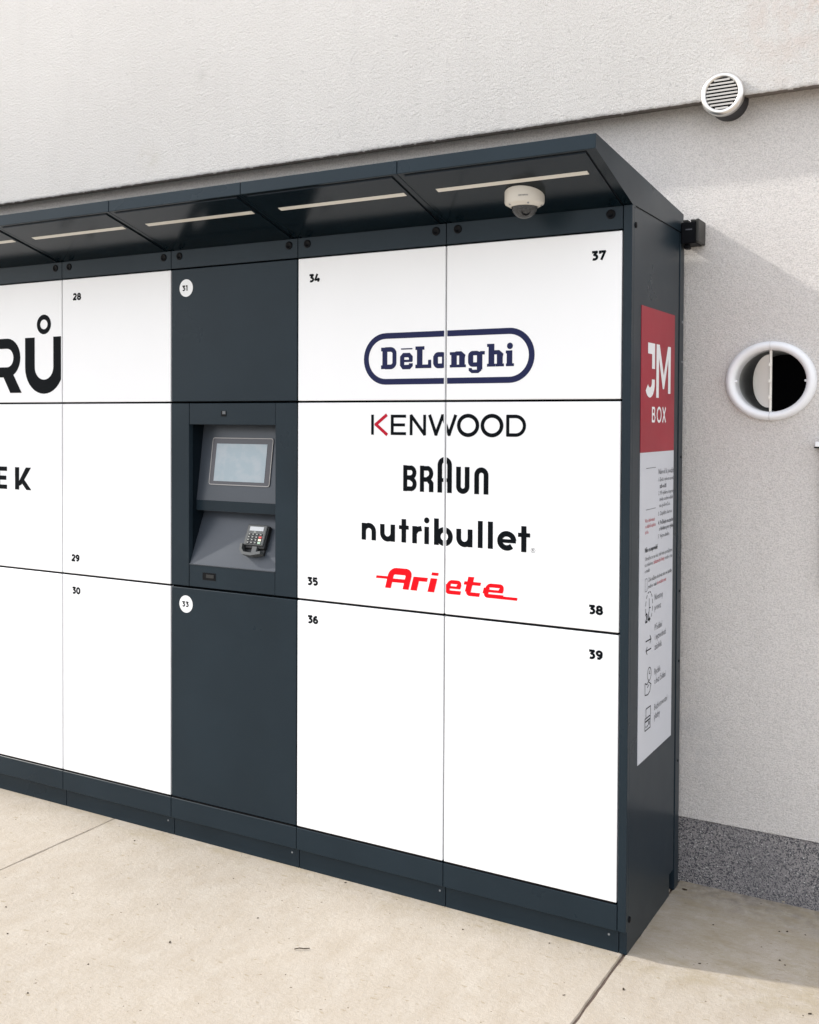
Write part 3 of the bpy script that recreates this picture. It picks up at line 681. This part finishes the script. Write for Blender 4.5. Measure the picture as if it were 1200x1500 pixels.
# ------------------------------------------------------------------ dome camera under the canopy
cy_ = -.118; cz_ = sz(cy_)+.012
DC = empty('security_camera', (-.252, cy_, cz_), 'white dome security camera hanging under the canopy above the top right door', 'security camera')
nax = Vector((0, 0, -1))                              # hangs plumb
bm = bmesh.new(); lathe(bm, [(0, 0), (.0568, 0), (.0568, .0375), (.0552, .0420), (.0405, .0505), (.0382, .0505), (.0376, .0480), (0, .0480)], (-.252, cy_, cz_), nax, 64)
hs = fin(bm, 'housing', CAMW, DC, False)
for p in hs.data.polygons: p.use_smooth = len(p.vertices) == 4
hs.data.set_sharp_from_angle(angle=math.radians(28))
bm = bmesh.new(); pr = [(.0372*math.cos(math.radians(t)), .0485+.0345*math.sin(math.radians(t))) for t in range(0, 91, 6)]; pr[-1] = (0, pr[-1][1]); lathe(bm, pr, (-.252, cy_, cz_), nax, 48)
inner = [(.0364*math.cos(math.radians(t)), .0485+.0337*math.sin(math.radians(t))) for t in range(0, 91, 6)]; inner[-1] = (0, inner[-1][1]); lathe(bm, inner, (-.252, cy_, cz_), nax, 48)
fin(bm, 'dome', DOME, DC, True)
bm = bmesh.new(); lathe(bm, [(0, .046), (.026, .048), (.023, .060), (.013, .068), (0, .070)], (-.256, cy_+.004, cz_), nax, 24); em = fin(bm, 'lens_unit', BOXG, DC, True)
bm = bmesh.new(); lathe(bm, [(0, 0), (.013, 0), (.013, .018), (.009, .019), (.009, .012), (0, .012)], (-.247, cy_-.010, cz_-.060), Vector((.55, -.75, -.35)), 20); fin(bm, 'lens', CAP, DC, True)
for a in (-.30, .95, 2.2, 3.6, 4.9):
    d = Vector((math.cos(a), -math.sin(a), 0)); p = Vector((-.252, cy_, cz_))+nax*.0462+d*.0480
    bm = bmesh.new(); lathe(bm, [(.0030, -.001), (.0030, .0014), (0, .0016)], p, (nax+d*.8).normalized(), 10); fin(bm, 'screw', DUST, DC)
# maker's word on the housing, bent round it
cu = bpy.data.curves.new('txt', 'FONT'); cu.body = 'HIKVISION'; cu.size = .0058; cu.offset = .0001; cu.resolution_u = 1
t = bpy.data.objects.new('t', cu); COL.objects.link(t); dg = bpy.context.evaluated_depsgraph_get(); dg.update(); me = bpy.data.meshes.new_from_object(t.evaluated_get(dg)); bpy.data.objects.remove(t)
xm = max(v.co.x for v in me.vertices)/2; ca = math.radians(-90+19)
for v in me.vertices:
    a = ca+(v.co.x-xm)/.0568; r_ = .0573; base = Vector((-.252, cy_, cz_))+nax*(.0290-v.co.y)
    v.co = base+Vector((math.cos(a)*r_, math.sin(a)*r_, 0))
me.materials.clear(); link('lettering', me, GREYI, DC)

# ------------------------------------------------------------------ steel louvre vent on the ledge
SV = empty('louvre_vent', (.16, .47, 2.57), 'round stainless steel louvre vent sitting on the wall ledge above the canopy', 'vent')
c = Vector((.160, .470, 2.566)); r = .0675
bm = bmesh.new(); lathe(bm, [(r-.004, .030), (r-.002, .028), (r, .008), (r-.001, .002), (r-.006, -.003), (r-.014, -.004), (r-.018, .001), (r-.019, .014)], c, (0, 1, 0), 64); fin(bm, 'collar', STEEL, SV, True)
bm = bmesh.new(); lathe(bm, [(0, .014), (r-.018, .014)], c, (0, 1, 0), 40); fin(bm, 'back_plate', BLACK, SV)
for i in range(9):
    z = -(r-.024)+i*(2*(r-.024)/8)-.001; hw = math.sqrt(max(1e-6, (r-.0185)**2-z*z))
    bm = bmesh.new(); abox(bm, c.x-hw, c.x+hw, c.y+.0, c.y+.0015, c.z+z-.0026, c.z+z+.0026)
    for v in bm.verts: v.co.y += (c.z+z-v.co.z)*.3
    fin(bm, 'slat', SLAT, SV)
bm = bmesh.new(); lathe(bm, [(r-.008, .02), (r-.008, .13)], c, (0, 1, 0), 48); fin(bm, 'pipe', DARKM, SV, True)

# ------------------------------------------------------------------ white round duct vent with folded flaps
RV = empty('duct_vent', (VX, WY, VZ), 'white plastic round duct vent with a half open butterfly flap in the wall', 'vent')
bm = bmesh.new(); ro = .1340; ri = .1040; N0 = set(RV.children); rm = (ro+ri)/2; ra = (ro-ri)/2
pf = [(ro, 0)]+[(rm+ra*math.cos(math.radians(t)), .004+.020*math.sin(math.radians(t))) for t in range(0, 181, 15)]+[(ri, -.05)]
def half_ring(a0, a1):
    b = bmesh.new(); N_ = 30; rows = []
    for i in range(N_+1):
        t = math.radians(a0+(a1-a0)*i/N_); rows.append([b.verts.new((VX+rr*math.cos(t), WY-hh, VZ+rr*math.sin(t))) for rr, hh in pf])
    for p, q in zip(rows, rows[1:]):
        for k in range(len(pf)-1): b.faces.new((p[k], p[k+1], q[k+1], q[k]))
    bmesh.ops.recalc_face_normals(b, faces=b.faces[:]); return fin(b, 'ring_half', PLASW, RV, True)
half_ring(90.2, 269.8); half_ring(-89.8, 89.8)
bm = bmesh.new(); lathe(bm, [(ri+.0005, -.002), (ri+.0005, .26)], (VX, WY, VZ), (0, 1, 0), 48); fin(bm, 'duct', DUCT, RV, True)
bm = bmesh.new(); lathe(bm, [(0, .255), (ri+.0005, .255)], (VX, WY, VZ), (0, 1, 0), 48); fin(bm, 'duct_end', BLACK, RV)
bm = bmesh.new(); abox(bm, VX-.0035, VX+.0035, WY-.004, WY+.004, VZ-ri, VZ+ri, bev=.001); fin(bm, 'hinge_post', FLAPW, RV)
bm = bmesh.new()
for z in (-.055, .0, .055): abox(bm, VX-.006, VX+.004, WY-.007, WY-.004, VZ+z-.006, VZ+z+.006, bev=.001)
fin(bm, 'hinge_clip', FLAPW, RV)
def flap(sgn, ang):
    b = bmesh.new(); R_ = .090; N_ = 24; f = []
    for off in (0, .002):
        ring_ = []
        for i in range(N_+1):
            t = math.radians(90+180*i/N_); u_ = -R_*math.cos(t); z = R_*math.sin(t)     # u_ >= 0 away from hinge
            d = Vector((sgn*math.cos(ang), math.sin(ang), 0)); nn_ = Vector((-d.y, d.x, 0))
            p = Vector((VX+sgn*.004, WY+.002, VZ+z))+d*u_+nn_*off; ring_.append(b.verts.new(p))
        f.append(ring_); b.faces.new(ring_)
    for i in range(N_): b.faces.new((f[0][i], f[0][i+1], f[1][i+1], f[1][i]))
    bmesh.ops.recalc_face_normals(b, faces=b.faces[:]); return fin(b, 'flap', FLAPW, RV)
flap(-1, math.radians(48)); flap(1, math.radians(101))
for sx_ in (-1, 1):
    bm = bmesh.new(); lathe(bm, [(.004, -.002), (.004, .004), (0, .0055)], (VX+sx_*(ri-.001), WY-.004, VZ), (-sx_, -.4, 0), 12); fin(bm, 'snap_pin', PLASW, RV, True)

for ch in RV.children:                                # the opening is slightly wider than high
    for v in ch.data.vertices: v.co.x = VX+(v.co.x-VX)*1.045; v.co.z = VZ+(v.co.z-VZ)*.942

# ------------------------------------------------------------------ small black box behind the canopy end
JB = empty('junction_box', (.058, .53, 2.11), 'small black plastic junction box on the wall beside the canopy end', 'junction box')
box('body', CAP, JB, .0275, .0760, .500, WY-.002, 2.1100, 2.1790, bev=.003, seg=2)
box('cover', BOXG, JB, .0765, .0870, .494, WY-.001, 2.1120, 2.1870, bev=.003, seg=2)
for x in (.034, .058): box('clip', BOXG, JB, x, x+.016, .503, .530, 2.1795, 2.1870, bev=.001)
box('label_strip', GREYI, JB, .0430, .0640, .4985, .4998, 2.1530, 2.1570)
box('cable_gland', CAP, JB, .0330, .0500, .515, .545, 2.0960, 2.1095, bev=.003, seg=2)

# ------------------------------------------------------------------ meter box cut by the right edge
MB = empty('meter_box', (.60, WY, 1.0), 'pale metal wall box with projecting lid at the right edge of the picture', 'box')
box('lid', PLASW, MB, .4375, .86, .545, WY-.0005, 1.4600, 1.4750, bev=.0015)
box('lid_seal', CAP, MB, .4340, .85, .550, WY-.0008, 1.4555, 1.4598)
box('body', TAN, MB, .4580, .84, .560, WY-.001, 1.02, 1.4550, bev=.002)

# ------------------------------------------------------------------ small litter on the slabs
bm = bmesh.new()
tp = [Vector((-.818, -.440, .0035)), Vector((-.806, -.432, .006)), Vector((-.795, -.426, .0045)), Vector((-.782, -.414, .0035))]
for a, c in zip(tp, tp[1:]):
    d = (c-a); s_ = d.normalized(); n_ = Vector((-s_.y, s_.x, 0)); rr = .0017
    A4 = [bm.verts.new(a+n_*rr*math.cos(t)+Vector((0, 0, 1))*rr*math.sin(t)) for t in (0, 1.257, 2.513, 3.77, 5.03)]
    B4 = [bm.verts.new(c+n_*rr*.8*math.cos(t)+Vector((0, 0, 1))*rr*.8*math.sin(t)) for t in (0, 1.257, 2.513, 3.77, 5.03)]
    for i in range(5): bm.faces.new((A4[i], A4[(i+1) % 5], B4[(i+1) % 5], B4[i]))
    bm.faces.new(A4[::-1]); bm.faces.new(B4)
tw = fin(bm, 'twig', TWIG); setp(tw, 'short dark twig lying on the sunlit slab before the locker', 'twig')
def crumb(bm, x, y, r, z=0):
    t = bmesh.new(); bmesh.ops.create_icosphere(t, subdivisions=1, radius=r)
    a = random.uniform(.6, 1.3); e = random.uniform(.35, .7); th = random.uniform(0, 3)
    for v in t.verts:
        q = Vector((v.co.x*a, v.co.y/a, v.co.z*e))*random.uniform(.75, 1.2); v.co = Vector((x+q.x*math.cos(th)-q.y*math.sin(th), y+q.x*math.sin(th)+q.y*math.cos(th), z+max(-.0005, q.z+r*e*.7)))
    me = bpy.data.meshes.new('t'); t.to_mesh(me); t.free(); bm.from_mesh(me); bpy.data.meshes.remove(me)
bm = bmesh.new()
for x, y, r in ((-1.159, -.589, .0042), (-1.757, -.681, .0032), (-1.612, -.793, .0035), (-1.783, -.098, .0036), (-1.273, -.16, .0026), (-1.03, -.339, .003), (-1.36, -.427, .0022), (-1.272, -.797, .0028), (-1.299, -.983, .0035), (.0735, -.162, .0042), (.53, -.031, .004), (-.452, -.085, .003), (-.056, -.269, .003), (.41, .211, .003), (.428, .192, .003), (.217, .077, .003), (-.195, -.03, .0026), (.195, .328, .003), (.378, .386, .003), (.398, .397, .0035), (.449, .404, .0028), (.056, .52, .007), (-.932, .003, .0035)):
    crumb(bm, x, y, r)
for i in range(110): crumb(bm, random.uniform(-2.6, .7), random.uniform(-1.25, .5) if i % 3 else random.uniform(-.05, .01), random.uniform(.0006, .0017))
fin(bm, 'debris', TWIG)['kind'] = 'stuff'
# pale chips and grains along the locker foot and the wall foot
bm = bmesh.new()
for i in range(160):
    if i % 2: crumb(bm, random.uniform(.05, .7), random.uniform(.40, .57), random.uniform(.001, .003))
    else: crumb(bm, random.uniform(-2.4, .03), random.uniform(-.02, .014), random.uniform(.0008, .0022))
crumb(bm, .357, .565, .006, .012)
fin(bm, 'grit', CONC)['kind'] = 'stuff'
